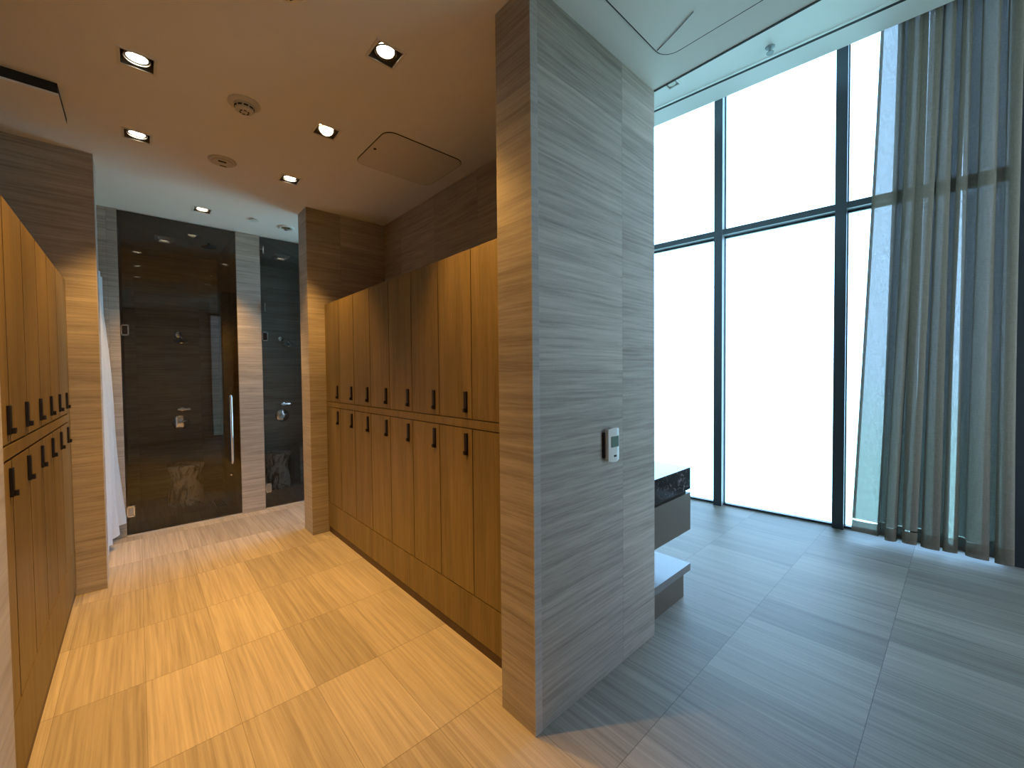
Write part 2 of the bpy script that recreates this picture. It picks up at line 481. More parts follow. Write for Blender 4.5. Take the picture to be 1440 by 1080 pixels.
bm = bmesh.new(); box(bm, -2.665, -2.655, 4.42, 5.19, 0.05, 1.65); finish('glass_pane', bm, M['tinted'], o)
struct('wall_far', [(2.151, 5.4, 6.9, 7.0, 0, 4.7)], M['wall'])
bm = bmesh.new(); box(bm, 2.10, 3.8, -0.14, 0.08, 0, 4.62, M4=WM)
o = finish('wall_window_end', bm, M['darkwall']); o['kind'] = 'structure'

# ------------------------------------------------------------------ windows: one bay per window object
P = 1.057
for i, k in enumerate(range(-5, 2)):
    s0 = k * P
    bm = bmesh.new()
    box(bm, s0 - 0.042, s0 + 0.042, -0.10, 0.0, 0, 4.62, 0.002, WM)                 # mullion
    box(bm, s0 + 0.042, s0 + P - 0.042, -0.095, -0.004, 2.99, 3.05, 0.0, WM)        # transom
    box(bm, s0 + 0.042, s0 + P - 0.042, -0.12, -0.085, 2.968, 3.07, 0.0, WM)        # transom gasket
    box(bm, s0 + 0.042, s0 + P - 0.042, -0.12, -0.07, 0.0, 0.022, 0.0, WM)          # sill
    box(bm, s0 - 0.052, s0 + 0.052, -0.14, -0.10, 0, 4.62, 0.0, WM)                 # outer cap
    o = finish('window_%d' % (i + 1), bm, [M['mullion'], M['mullion_sky_side']])
    o['kind'] = 'structure'
    for p in o.data.polygons:       # side and underside returns painted pale blue for the sky they reflect
        n = p.normal
        if (n.dot(WT) > 0.9 or n.z < -0.9) and p.area > 0.03:
            p.material_index = 1
    for z0, z1 in ((0.022, 2.97), (3.07, 4.62)):
        bm = bmesh.new()
        box(bm, s0 + 0.050, s0 + P - 0.050, -0.108, -0.102, z0, z1, 0.0, WM)
        finish('glass_pane', bm, M['pane'], o)
bm = bmesh.new()
box(bm, 2 * P - 0.042, 2 * P + 0.042, -0.10, 0.0, 0, 4.62, 0.002, WM)
o = finish('trim_6', bm, M['mullion']); o['kind'] = 'structure'
# floor-to-soffit track slot parallel to the window
t = empty('curtain_track', wp(0.0, 0.585, HH), 'thin white and black slot track in the high ceiling, parallel to the windows', 'curtain track')
def ch(o, p):
    """parent keeping the world-space mesh where it is"""
    o.parent = p
    o.matrix_parent_inverse = Matrix.LocRotScale(p.location, p.rotation_euler, None).inverted()
    return o
bm = bmesh.new(); box(bm, -5.0, 2.3, 0.592, 0.616, HH - 0.006, HH, 0.0, WM); ch(finish('lip', bm, M['frame_white']), t)
bm = bmesh.new(); box(bm, -5.0, 2.3, 0.558, 0.592, HH - 0.005, HH, 0.0, WM); ch(finish('slot', bm, M['dark']), t)

# ------------------------------------------------------------------ lockers
WOODG = 'lockers along the %s wall'
def locker_meshes():
    pass
def make_locker(x_face, sgn, z0, z1, hz0, hz1, hy, gap=0.0028):
    """prototype at local origin: x=0 face plane, y from 0 to .325, z absolute; sgn=+1 body towards +x"""
    root = bpy.data.objects.new('locker', None); COL.objects.link(root)
    root.empty_display_size = 0.05
    bx = lambda a, b: (min(sgn * a, sgn * b), max(sgn * a, sgn * b))
    bm = bmesh.new(); box(bm, *bx(0.024, 0.60), 0.0015, 0.3235, z0 + 0.001, z1 - 0.001); finish('body', bm, M['kick'], root)  # dark body colour stands in for shade in the door gaps
    bm = bmesh.new(); box(bm, *bx(0.0, 0.021), gap, 0.325 - gap, z0 + gap + 0.001, z1 - gap - 0.001, 0.0012); d = finish('door', bm, [M['wood'], M['kick']], root)
    for p in d.data.polygons:                       # door edges darkened too, as shade in the gaps
        if abs(p.normal.x) < 0.3: p.material_index = 1
    bm = bmesh.new()
    box(bm, *bx(-0.010, 0.0), hy - 0.0125, hy + 0.0125, hz0, hz1, 0.002)
    hd = finish('handle', bm, M['black'], d)
    bm = bmesh.new()
    box(bm, *bx(-0.021, -0.010), hy - 0.009, hy + 0.009, hz0 + 0.003, hz0 + 0.024, 0.003)
    hk = finish('lock_knob', bm, M['black'], d)
    return root
def copy_tree(o, parent=None):
    c = o.copy(); COL.objects.link(c)
    if parent is not None: c.parent = parent
    for k in list(o.children):
        copy_tree(k, c)
    return c
ordn = ['first', 'second', 'third', 'fourth', 'fifth', 'sixth', 'seventh', 'eighth']
for tier, z0, z1, h0, h1 in (('upper', 1.252, 2.170, 1.288, 1.404), ('lower', 0.290, 1.204, 1.055, 1.175)):
    proto = make_locker(XR, 1, z0, z1, h0, h1, 0.053)
    for k in range(8):
        r = proto if k == 0 else copy_tree(proto)
        r.location = (XR, 1.455 + 0.325 * k, 0)
        far = 7 - k
        where = ('against the far stone pillar' if far == 0 else 'tucked behind the big stone column' if k == 0 else ordn[far] + ' from the far stone pillar')
        tag(r, '%s oak locker on the right-hand wall, %s' % (tier, where), 'locker', '%s lockers along the right wall' % tier)
for tier, z0, z1, h0, h1 in (('upper', 1.262, 2.160, 1.300, 1.404), ('lower', 0.325, 1.212, 1.078, 1.182)):
    proto = make_locker(XL, -1, z0, z1, h0, h1, 0.287, 0.0055)
    for k in range(6):
        r = proto if k == 0 else copy_tree(proto)
        r.location = (XL, 1.99 + 0.325 * k, 0)
        far = 5 - k
        where = ('beside the left stone pillar' if far == 0 else ordn[far] + ' from the left stone pillar')
        tag(r, '%s oak locker on the left-hand wall, %s' % (tier, where), 'locker', '%s lockers along the left wall' % tier)

def wooden(name, b, label, cat, extra=()):
    bm = bmesh.new(); box(bm, *b, 0.001); o = finish(name, bm, M['wood'])
    tag(o, label, cat)
    return o
wooden('locker_rail', (XR + 0.001, 1.93, 1.384, 4.09, 1.2055, 1.2505), 'wooden rail between upper and lower lockers on the right-hand wall', 'rail')
wooden('locker_rail', (-0.94, XL - 0.001, 1.991, 4.09, 1.2135, 1.2605), 'wooden rail between upper and lower lockers on the left-hand wall', 'rail')
for side, x0, x1, y0, zt, lab in ((1, XR, 1.93, 1.384, 0.288, 'right-hand'), (-1, -0.94, XL, 1.991, 0.323, 'left-hand')):
    p = empty('locker_plinth', ((x0 + x1) / 2, 2.8, 0), 'long oak plinth under the %s row of lockers' % lab, 'plinth')
    f = lambda a, b: (x0 + a, x0 + b) if side == 1 else (x1 - b, x1 - a)
    bm = bmesh.new(); box(bm, *f(0.0, 0.022), y0, 4.09, 0.058, zt, 0.001); ch(finish('fascia', bm, M['wood']), p)
    bm = bmesh.new(); box(bm, *f(0.006, 0.03), y0, 4.09, 0.0, 0.051); ch(finish('kickboard', bm, M['kick']), p)
    bm = bmesh.new(); box(bm, *f(0.03, 0.58), y0, 4.09, 0.0, zt - 0.005); ch(finish('carcass', bm, M['dark']), p)
n = 7
for b in ((XR + 0.001, 1.93, 1.384, 1.454, 0.290, 1.204), (XR + 0.001, 1.93, 1.384, 1.454, 1.252, 2.17),
          (XR + 0.001, 1.93, 4.0565, 4.0905, 0.290, 1.204), (XR + 0.001, 1.93, 4.0565, 4.0905, 1.252, 2.17),
          (-0.94, XL - 0.001, 3.942, 4.0905, 0.325, 1.212), (-0.94, XL - 0.001, 3.942, 4.0905, 1.262, 2.16)):
    struct('trim_%d' % n, [b], M['wood'], 0.001); n += 1

# ------------------------------------------------------------------ downlights
CAMP = Vector((0, 0, 1.5))
def aim(loc, target):
    d = (Vector(target) - Vector(loc)).normalized()
    return d.to_track_quat('-Z', 'Y').to_matrix().to_4x4()
WARM = (1.0, 0.515, 0.125)
def downlight(x, y, zc, label, hot=False, power=60, tilt=None, color=WARM, lensmat=None, spread=105):
    r = empty('downlight', (x, y, zc), label, 'downlight', 'recessed square downlights' if zc < 3.5 else None)
    s = DS
    bm = bmesh.new()                                     # thin square trim around the opening
    for a in ((-s - .010, s + .010, s - .002, s + .010), (-s - .010, s + .010, -s - .010, -s + .002), (-s - .010, -s + .002, -s, s), (s - .002, s + .010, -s, s)):
        box(bm, *a, -0.004, 0.0, 0.0008)
    finish('trim_frame', bm, M['frame_white'], r)
    bm = bmesh.new()                                     # open-bottomed recess box
    for a in ((-s, s, s - .002, s), (-s, s, -s, -s + .002), (-s, -s + .002, -s, s), (s - .002, s, -s, s)):
        box(bm, *a, 0.0, 0.098)
    box(bm, -s, s, -s, s, 0.098, 0.104)
    finish('housing', bm, M['housing'], r)
    A = aim((x, y, zc), tilt) if tilt else Matrix.Identity(4)
    T = Matrix.Translation((0, 0, 0.022 if hot else 0.034)) @ A
    bm = bmesh.new()
    lathe(bm, [(0.0415, -0.020), (0.046, -0.020), (0.046, 0.018), (0.030, 0.046), (0.0, 0.046), ], M4=T)
    lathe(bm, [(0.0415, -0.020), (0.0415, -0.006), (0.0, -0.006)], M4=T)
    finish('lamp_body', bm, M['steel'], r, True)
    bm = bmesh.new()
    lathe(bm, [(0.0480, -0.004), (0.0520, -0.004), (0.0520, 0.002), (0.0480, 0.002), (0.0480, -0.004)], M4=Matrix.Translation((0, 0, 0.010)))
    finish('gimbal_ring', bm, M['steel'], r, True)
    bm = bmesh.new()
    lathe(bm, [(0.0, -0.009), (0.040, -0.009), (0.0405, -0.0075), (0.0, -0.0065)], M4=T)
    finish('lens', bm, lensmat or (M['lens_hot'] if hot else M['lens']), r, True)
    ld = bpy.data.lights.new('lamp', 'SPOT')
    ld.energy = power; ld.color = color; ld.spot_size = math.radians(spread); ld.spot_blend = 0.6; ld.shadow_soft_size = 0.035
    lo = bpy.data.objects.new('lamp', ld); COL.objects.link(lo); lo.parent = r
    lo.matrix_local = Matrix.Translation((0, 0, 0.0)) @ A @ Matrix.Translation((0, 0, -0.004))
    return r
tilts = [None, None, (0.62, 1.40, 0), (0.10, 0.55, 1.1), None, None, None]
for (x, y, lab, hot), tl in zip(LIGHTS, tilts):
    downlight(x, y, H, lab, hot, 150 if y > 4 else 118, tl, spread=82)

# small downlight and sprinkler in the high ceiling (surface trim)
r = empty('downlight', (HLX, HLY, HH), 'small unlit downlight high above, at the edge of the low ceiling by the column', 'downlight')
bm = bmesh.new()
for a in ((-.062, .062, .050, .062), (-.062, .062, -.062, -.050), (-.062, -.050, -.050, .050), (.050, .062, -.050, .050)):
    box(bm, *a, -0.012, 0.0, 0.001)
finish('trim_frame', bm, M['frame_white'], r)
bm = bmesh.new(); box(bm, -.050, .050, -.050, .050, -0.003, 0.0); finish('recess', bm, M['housing'], r)
bm = bmesh.new(); lathe(bm, [(0, -0.009), (0.034, -0.009), (0.036, -0.003), (0, -0.003)]); finish('lens', bm, M['offwhite'], r, True)

r = empty('sprinkler', (4.086, 1.156, HH), 'small grey sprinkler head under the high ceiling in front of the windows', 'sprinkler')
bm = bmesh.new(); lathe(bm, [(0, 0), (0.035, 0), (0.033, -0.008), (0.016, -0.012), (0, -0.012)]); finish('mount_flange', bm, M['grey'], r, True)
bm = bmesh.new(); lathe(bm, [(0, -0.010), (0.012, -0.010), (0.012, -0.045), (0.028, -0.048), (0.028, -0.054), (0, -0.054)]); finish('nozzle', bm, M['grey'], r, True)

# ------------------------------------------------------------------ ceiling fittings
def smoke(x, y, label):
    r = empty('smoke_detector', (x, y, H), label, 'smoke detector')
    bm = bmesh.new(); lathe(bm, [(0, 0), (0.078, 0), (0.080, -0.006), (0.070, -0.012), (0.054, -0.014), (0, -0.014)]); finish('base', bm, M['offwhite'], r, True)
    bm = bmesh.new(); lathe(bm, [(0, -0.012), (0.052, -0.012), (0.052, -0.022), (0.047, -0.024), (0.047, -0.036), (0.044, -0.044), (0.026, -0.050), (0, -0.051)]); finish('sensor_head', bm, M['offwhite'], r, True)
    bm = bmesh.new()
    for k in range(10):
        a = 2 * PI * k / 10
        box(bm, -0.010, 0.010, 0.0455, 0.0485, -0.034, -0.026, 0.0, Matrix.Rotation(a, 4, 'Z'))
    finish('grille', bm, M['dark'], r)
    bm = bmesh.new()
    for k in range(6):
        a = 2 * PI * k / 6
        box(bm, -0.007, 0.007, 0.018, 0.024, -0.0525, -0.0495, 0.0, Matrix.Rotation(a, 4, 'Z'))
    finish('grille', bm, M['dark'], r)
smoke(0.488, 2.775, 'cream smoke detector with dark vents on the ceiling between the downlights')
smoke(0.473, 1.815, 'smoke detector cut off by the top edge of the photo, in mid ceiling')

r = empty('ceiling_speaker', (0.490, 3.612, H), 'flat round cream ceiling fitting behind the smoke detector', 'speaker')
bm = bmesh.new(); lathe(bm, [(0, 0), (0.084, 0), (0.085, -0.006), (0.078, -0.012), (0.0, -0.012)]); finish('plate', bm, M['offwhite'], r, True)
bm = bmesh.new(); lathe(bm, [(0.062, -0.0105), (0.062, -0.018), (0.054, -0.022), (0, -0.022)]); finish('cap', bm, M['offwhite'], r, True)
bm = bmesh.new(); box(bm, -0.028, 0.020, -0.045, -0.028, -0.026, -0.020, 0.002); finish('slot', bm, M['seam'], r)
bm = bmesh.new(); box(bm, -0.01, 0.03, 0.03, 0.04, -0.024, -0.020, 0.001); finish('slot', bm, M['seam'], r)

r = empty('sprinkler', (0.895, 4.766, H), 'flat white concealed sprinkler cover in the corridor ceiling beside the downlight', 'sprinkler')
bm = bmesh.new(); lathe(bm, [(0, -0.010), (0.042, -0.010), (0.043, -0.006), (0.030, -0.004), (0.030, 0), (0, 0)]); finish('mount_cover', bm, M['plastic'], r, True)
r = empty('sprinkler', (1.190, 4.800, H), 'round ceiling fitting with a brass ring near the far right pillar', 'sprinkler')
bm = bmesh.new(); lathe(bm, [(0.045, 0), (0.078, 0), (0.078, -0.008), (0.060, -0.014), (0.045, -0.008)]); finish('mount_ring', bm, M['plastic'], r, True)
bm = bmesh.new(); lathe(bm, [(0, -0.012), (0.020, -0.014), (0.044, -0.007), (0.044, -0.002), (0, -0.002)]); finish('cup', bm, M['brass'], r, True)
bm = bmesh.new(); lathe(bm, [(0, -0.030), (0.016, -0.030), (0.018, -0.013), (0, -0.013)]); finish('nozzle', bm, M['housing'], r, True)

def access_panel(x0, x1, y0, y1, rad, label, hole=None, wire=None, panelmat=None, sw=0.003):
    r = empty('access_panel', ((x0 + x1) / 2, (y0 + y1) / 2, H), label, 'access panel')
    bm = bmesh.new(); prism(bm, roundrect(x0 - sw, x1 + sw, y0 - sw, y1 + sw, rad + sw), H - 0.0054, H); ch(finish('seam_frame', bm, M['seam']), r)
    bm = bmesh.new(); prism(bm, roundrect(x0, x1, y0, y1, rad), H - 0.006, H - 0.0005); ch(finish('panel', bm, panelmat or M['panelpaint']), r)
    if hole:
        bm = bmesh.new(); lathe(bm, [(0, -0.003), (0.009, -0.003), (0.010, 0), (0, 0)], hole[0], hole[1], H - 0.006, 20); ch(finish('key_lock', bm, M['black'], None, True), r)
    if wire:
        bm = bmesh.new(); tube(bm, wire, 0.0016, 6); ch(finish('wire', bm, M['seam']), r)
access_panel(1.205, 1.808, 2.478, 2.995, 0.07, 'rounded ceiling access panel over the right lockers, with a key lock', (1.240, 2.731))
access_panel(1.36, 1.962, 0.42, 1.016, 0.075, 'pale rounded ceiling access panel by the windows, a thin wire hanging at its corner', None,
             [(1.885, 1.012, H - .007), (1.866, 0.965, H - .009), (1.838, 0.89, H - .009), (1.80, 0.80, H - .009)], M['paint'], 0.0055)

r = empty('air_diffuser', (-0.6, 3.43, H), 'ceiling air panel with a dark shadow gap above the left lockers', 'air diffuser')
bm = bmesh.new(); box(bm, -0.93, -0.274, 3.236, 3.64, H - 0.055, H, 0.0); ch(finish('gap_shade_block', bm, M['dark']), r)  # solid dark block standing for the shade in the gap
bm = bmesh.new(); box(bm, -0.945, -0.270, 3.230, 3.66, H - 0.066, H - 0.054, 0.001); ch(finish('face_panel', bm, M['paint']), r)

# ------------------------------------------------------------------ thermostat on the column
r = empty('thermostat', (1.702, 1.172, 1.150), 'white wall thermostat with a green screen on the big stone column', 'thermostat')
bm = bmesh.new(); box(bm, -0.052, 0.036, -0.014, 0.0, -0.062, 0.062, 0.004); finish('mount_plate', bm, M['black'], r)
bm = bmesh.new()
pp = []
for k in range(13):
    u = -1 + 2 * k / 12
    pp.append((u * 0.044, -0.040 + 0.008 * u * u))
t = bmesh.new()
ring = [(x, y) for x, y in pp] + [(0.044, -0.012), (-0.044, -0.012)]
for (z0, z1) in ((-0.075, 0.075),):
    lo = [bm.verts.new((x, y, z0 - 0.008 * (1 - (x / 0.044) ** 2))) for x, y in ring]
    hi = [bm.verts.new((x, y, z1 + 0.008 * (1 - (x / 0.044) ** 2))) for x, y in ring]
    bm.faces.new(lo[::-1]); bm.faces.new(hi)
    for k in range(len(ring)):
        k2 = (k + 1) % len(ring)
        bm.faces.new((lo[k], lo[k2], hi[k2], hi[k]))
t.free()
finish('cover', bm, M['plastic'], r)
bm = bmesh.new(); box(bm, -0.028, 0.028, -0.0415, -0.036, -0.010, 0.042, 0.001); sc_o = finish('screen', bm, M['lcd'], r)
bm = bmesh.new(); box(bm, -0.010, 0.010, -0.0415, -0.037, -0.058, -0.049, 0.001); finish('button', bm, M['seam'], r)

# ------------------------------------------------------------------ vanity unit beyond the column
VY0, VY1 = 1.243, 3.40
r = empty('vanity_unit', (2.46, 2.3, 0), 'dark vanity with black marble top and open low shelf, behind the big stone column', 'vanity')
def vb(name, x1, z0, z1, mat, y0=VY0, bev=0.0015, y1=VY1):
    bm = bmesh.new(); box(bm, 2.1525, x1, y0, y1, z0, z1, bev); return ch(finish(name, bm, mat), r)
vb('countertop', 2.763, 0.705, 0.852, M['granite'])
vb('neck', 2.735, 0.682, 0.705, M['dark'], VY0 + 0.02)
vb('drawer_box', 2.763, 0.427, 0.682, M['taupe'])
vb('shelf', 2.764, 0.145, 0.193, M['shelfstone'])
vb('base', 2.662, 0.0, 0.145, M['taupe'])
vb('back_panel', 2.170, 0.193, 0.427, M['taupe'], VY0 + 0.02)

# ------------------------------------------------------------------ shower fittings
def stool(x, y, label):
    r = empty('shower_stool', (x, y, 0), label, 'stool', 'marble stools in the showers')
    bm = bmesh.new()
    lathe(bm, [(0, 0), (0.160, 0), (0.168, 0.008), (0.172, 0.05), (0.168, 0.12), (0.155, 0.20), (0.140, 0.265), (0.136, 0.30),
               (0.142, 0.345), (0.158, 0.400), (0.176, 0.435), (0.180, 0.455), (0.174, 0.470), (0, 0.472)], n=56)
    finish('stone_body', bm, M['marble'], r, True)
stool(0.398, 6.19, 'waisted marble stool inside the left glass shower')
stool(1.350, 6.22, 'waisted marble stool inside the right glass shower')

def shower_set(x, yw, which, arm_dx):
    h = empty('shower_spout', (x, yw, 2.03), 'chrome shower head on the back wall of the %s shower' % which, 'shower head', 'shower heads')
    bm = bmesh.new(); lathe(bm, [(0, 0), (0.036, 0), (0.034, 0.012), (0.016, 0.018), (0, 0.018)], M4=Matrix.Rotation(PI / 2, 4, 'X')); finish('mount_flange', bm, M['chrome'], h, True)
    bm = bmesh.new(); tube(bm, [(0, -0.01, 0), (arm_dx * .3, -0.06, 0.012), (arm_dx * .7, -0.12, 0.004), (arm_dx, -0.165, -0.045)], 0.0105); finish('arm', bm, M['chrome'], h, True)
    bm = bmesh.new(); lathe(bm, [(0, 0.02), (0.016, 0.018), (0.022, 0.0), (0.078, -0.022), (0.080, -0.034), (0.0, -0.036)], M4=Matrix.Translation((arm_dx, -0.175, -0.06)) @ Matrix.Rotation(math.radians(24), 4, 'X')); finish('rose', bm, M['chrome'], h, True)
    v = empty('shower_valve', (x, yw, 0.925), 'round chrome mixer valve on the back wall of the %s shower' % which, 'valve', 'shower valves')
    bm = bmesh.new(); lathe(bm, [(0, 0), (0.088, 0), (0.090, 0.006), (0.080, 0.012), (0, 0.014)], M4=Matrix.Rotation(PI / 2, 4, 'X')); finish('mount_plate', bm, M['chrome'], v, True)
    bm = bmesh.new(); lathe(bm, [(0, 0.012), (0.028, 0.012), (0.026, 0.05), (0, 0.052)], M4=Matrix.Rotation(PI / 2, 4, 'X')); finish('knob', bm, M['chrome'], v, True)
    bm = bmesh.new(); tube(bm, [(0, -0.045, 0), (0.03, -0.05, 0.012), (0.055, -0.052, 0.02)], 0.007); finish('lever', bm, M['chrome'], v, True)
    s = empty('shower_bracket', (x + 0.02, yw, 1.09), 'short chrome bracket bar above the valve in the %s shower' % which, 'bracket', 'shower brackets')
    bm = bmesh.new(); lathe(bm, [(0, 0), (0.026, 0), (0.024, 0.010), (0, 0.012)], M4=Matrix.Rotation(PI / 2, 4, 'X')); finish('mount', bm, M['chrome'], s, True)
    bm = bmesh.new(); box(bm, -0.05, 0.075, -0.075, -0.055, -0.010, 0.012, 0.004); box(bm, -0.010, 0.010, -0.06, -0.008, -0.008, 0.008, 0.002); finish('bar', bm, M['chrome'], s)
shower_set(0.395, 6.66, 'left', 0.02)
shower_set(1.545, 6.66, 'right', 0.06)

r = empty('floor_drain', (0.69, 5.92, 0), 'dark slotted drain in the left shower floor beside the stool', 'drain')
bm = bmesh.new(); box(bm, -0.055, 0.055, -0.20, 0.20, 0.0, 0.004, 0.001); finish('rim', bm, M['steel'], r)
bm = bmesh.new()
for k in range(6): box(bm, -0.045 + k * 0.0165, -0.037 + k * 0.0165, -0.19, 0.19, 0.0035, 0.0055)
finish('slots', bm, M['dark'], r)

def ceiling_fixture(x, y, label):
    r = empty('shower_light', (x, y, H - 0.006), label, 'ceiling fixture', 'square fixtures in the shower ceilings')
    bm = bmesh.new(); box(bm, -0.085, 0.085, -0.085, 0.085, -0.012, 0.0, 0.003); finish('frame', bm, M['plastic'], r)
    bm = bmesh.new()
    for a in ((-.06, .06, .045, .06), (-.06, .06, -.06, -.045), (-.06, -.045, -.045, .045), (.045, .06, -.045, .045)):
        box(bm, *a, -0.035, -0.011, 0.001)
    finish('rim', bm, M['plastic'], r)
    bm = bmesh.new(); lathe(bm, [(0, -0.011), (0.035, -0.011), (0.033, -0.024), (0, -0.026)]); finish('lens', bm, M['glow_lens'], r, True)
ceiling_fixture(0.262, 6.02, 'square white fixture in the left shower ceiling')
ceiling_fixture(1.415, 5.98, 'square white fixture in the right shower ceiling')
r = empty('rain_shower', (0.655, 5.93, H - 0.006), 'dark round fitting in the left shower ceiling', 'shower head')
bm = bmesh.new(); lathe(bm, [(0, 0), (0.014, 0), (0.014, -0.034), (0, -0.034)]); finish('mount_stem', bm, M['black'], r, True)
bm = bmesh.new(); lathe(bm, [(0, -0.030), (0.075, -0.036), (0.078, -0.046), (0, -0.048)]); finish('rose', bm, M['black'], r, True)

struct('wall_bench', [(1.64, 2.0, 6.18, 6.66, 0.0, 0.50)], M['wall'], 0.003)

# glass shower doors
def shower_door(x0, x1, label, hinge_left, handle_x, fixed=None):
    r = empty('shower_door', ((x0 + x1) / 2, YS + 0.01, 0.012), label, 'shower door', 'glass shower doors')
    zt = H - 0.012
    bm = bmesh.new(); box(bm, x0 + 0.006, x1 - 0.004, YS + 0.005, YS + 0.015, 0.020, zt, 0.001); ch(finish('glass_panel', bm, M['glass']), r)
    for z in (0.235, 1.94):
        bm = bmesh.new()
        for (y0, y1) in ((YS - 0.004, YS + 0.005), (YS + 0.015, YS + 0.022)):
            for a in ((x0 + .003, x0 + .060, z + .040, z + .052), (x0 + .003, x0 + .060, z - .052, z - .040), (x0 + .050, x0 + .060, z - .05, z + .05), (x0 + .003, x0 + .012, z - .05, z + .05)):
                box(bm, a[0], a[1], y0, y1, a[2], a[3], 0.001)
        hg = ch(finish('hinge', bm, M['chrome']), r)
        bm = bmesh.new(); box(bm, x0 + .012, x0 + .050, YS - 0.001, YS + 0.005, z - .040, z + .040); box(bm, x0 + .030, x0 + .036, YS - 0.006, YS + 0.0, z - .020, z + .020, 0.001)
        pl = ch(finish('hinge_plate', bm, M['black'] if z > 1 else M['steel']), r)
    if handle_x is not None:
        bm = bmesh.new(); tube(bm, [(handle_x, YS + 0.006, 1.285), (handle_x, YS - 0.045, 1.290), (handle_x, YS - 0.058, 1.270), (handle_x, YS - 0.058, 0.600), (handle_x, YS - 0.045, 0.580), (handle_x, YS + 0.006, 0.585)], 0.0115, 14)
        ch(finish('pull_handle', bm, M['chrome'], None, True), r)
        bm = bmesh.new(); lathe(bm, [(0, 0), (0.016, 0), (0.018, 0.012), (0.010, 0.030), (0, 0.032)], handle_x - 0.008, YS + 0.005, 0.452, 24, Matrix.Rotation(PI / 2, 4, 'X'))
        ch(finish('latch_knob', bm, M['chrome'], None, True), r)
    return r
shower_door(-0.105, 0.811, 'clear glass door of the left shower with long chrome pull handle', True, 0.727)
d2 = shower_door(1.035, 1.80, 'clear glass door of the right shower, beside the middle stone pier', True, None)
bm = bmesh.new(); box(bm, 1.066, 1.074, YS - 0.03, YS + 0.006, 2.21, 2.31, 0.002); ch(finish('edge_clip', bm, M['chrome']), d2)
bm = bmesh.new(); box(bm, 1.062, 1.074, YS - 0.02, YS + 0.006, 2.86, 2.94, 0.002); box(bm, 1.036, 1.066, YS - 0.01, YS + 0.006, 2.895, 2.905, 0.001); ch(finish('top_clip', bm, M['chrome']), d2)
r = empty('shower_screen', (1.9, YS + 0.01, 0.012), 'fixed glass screen beside the right shower door, behind the far pillar', 'glass screen')
bm = bmesh.new(); box(bm, 1.803, 1.999, YS + 0.005, YS + 0.015, 0.013, H - 0.001); ch(finish('glass_panel', bm, M['glass']), r)

# ------------------------------------------------------------------ fabrics
def cloth_mesh(path, nu, nv, z_top, z_bot, uvw, uvh):
    """path(p, v) -> (x, y); v is 0 at the top and 1 at the bottom"""
    bm = bmesh.new()
    uv = bm.loops.layers.uv.new('UVMap')
    g = []
    for j in range(nv + 1):
        v = j / nv
        row = []
        for i in range(nu + 1):
            p = i / nu
            x, y = path(p, v)
            zb = z_bot(p) if callable(z_bot) else z_bot
            row.append(bm.verts.new((x, y, z_top + (zb - z_top) * v)))
        g.append(row)
    for j in range(nv):
        for i in range(nu):
            f = bm.faces.new((g[j][i], g[j][i + 1], g[j + 1][i + 1], g[j + 1][i]))
            for l, (a, b) in zip(f.loops, ((i, j), (i + 1, j), (i + 1, j + 1), (i, j + 1))):
                l[uv].uv = (a / nu * uvw, b / nv * uvh)
    return bm

# sheer curtain by the window: pleats as phases along its width, a flatter panel at the leading edge
PLE = []
acc = 0.0
rnd = random.Random(5)
widths = [0.19, 0.045, 0.075, 0.04, 0.065, 0.05, 0.085, 0.04, 0.07, 0.06, 0.11, 0.05, 0.08]
tot = sum(widths)
for w_ in widths:
    PLE.append((acc / tot, (acc + w_) / tot, rnd.uniform(0.7, 1.25), rnd.uniform(-1, 1)))
    acc += w_
def curtain_so(p, v):
    for k, (a, b, amp, sk) in enumerate(PLE):
        if p <= b or k == len(PLE) - 1:
            q = (p - a) / (b - a)
            break
    s_top0, s_top1 = 1.325, 2.085
    s_bot0, s_bot1 = 1.165, 2.090
    ease = v ** 1.15
    s0 = s_top0 + (s_bot0 - s_top0) * ease
    s1 = s_top1 + (s_bot1 - s_top1) * ease
    s = s0 + (s1 - s0) * p
    flat = 1.0 if k else 0.30
    side = 1 if k % 2 == 0 else -1
    grow = 0.75 + 0.45 * v
    off = 0.165 + side * 0.052 * amp * grow * flat * math.sin(PI * q) ** 0.8
    s += -0.030 * amp * flat * math.sin(2 * PI * q) * (0.8 + 0.35 * math.sin(2.4 * v + 3 * sk)) + 0.010 * math.sin(5 * v + 7 * sk) * math.sin(PI * q)
    return s, off
def curtain_path(p, v):
    q = wp(*curtain_so(p, v), 0)
    return q.x, q.y
r = empty('window_curtain', wp(1.65, 0.165, 0.0), 'sheer grey linen curtain gathered beside the tall windows', 'curtain')
zb = lambda p: 0.062 - 0.018 * p + 0.006 * math.sin(19 * p)
bm = cloth_mesh(lambda p, v: curtain_path(p, v * 0.975), 420, 60, 4.60, lambda p: 4.60 + (zb(p) - 4.60) * 0.975, 1.9, 4.5)
c = ch(finish('drape', bm, M['linen'], None, True), r)
bm = cloth_mesh(lambda p, v: curtain_path(p, 0.975 + 0.025 * v), 420, 2, 4.60 + (0.05 - 4.60) * 0.975, lambda p: zb(p), 1.9, 0.1)
for v in bm.verts: pass
c = ch(finish('hem', bm, M['hem'], None, True), r)
def lead_path(p, v):
    a = curtain_path(0.0, v * 0.975); b = curtain_path(0.001, v * 0.975)
    so = curtain_so(0.0, v * 0.975)
    q = wp(so[0] + 0.022 * p, so[1] + 0.002, 0)
    return q.x, q.y
bm = cloth_mesh(lead_path, 3, 60, 4.60, lambda p: 4.60 + (zb(0) - 4.60) * 0.975, 0.03, 4.5)
ch(finish('side_hem', bm, M['linen'], None, True), r)
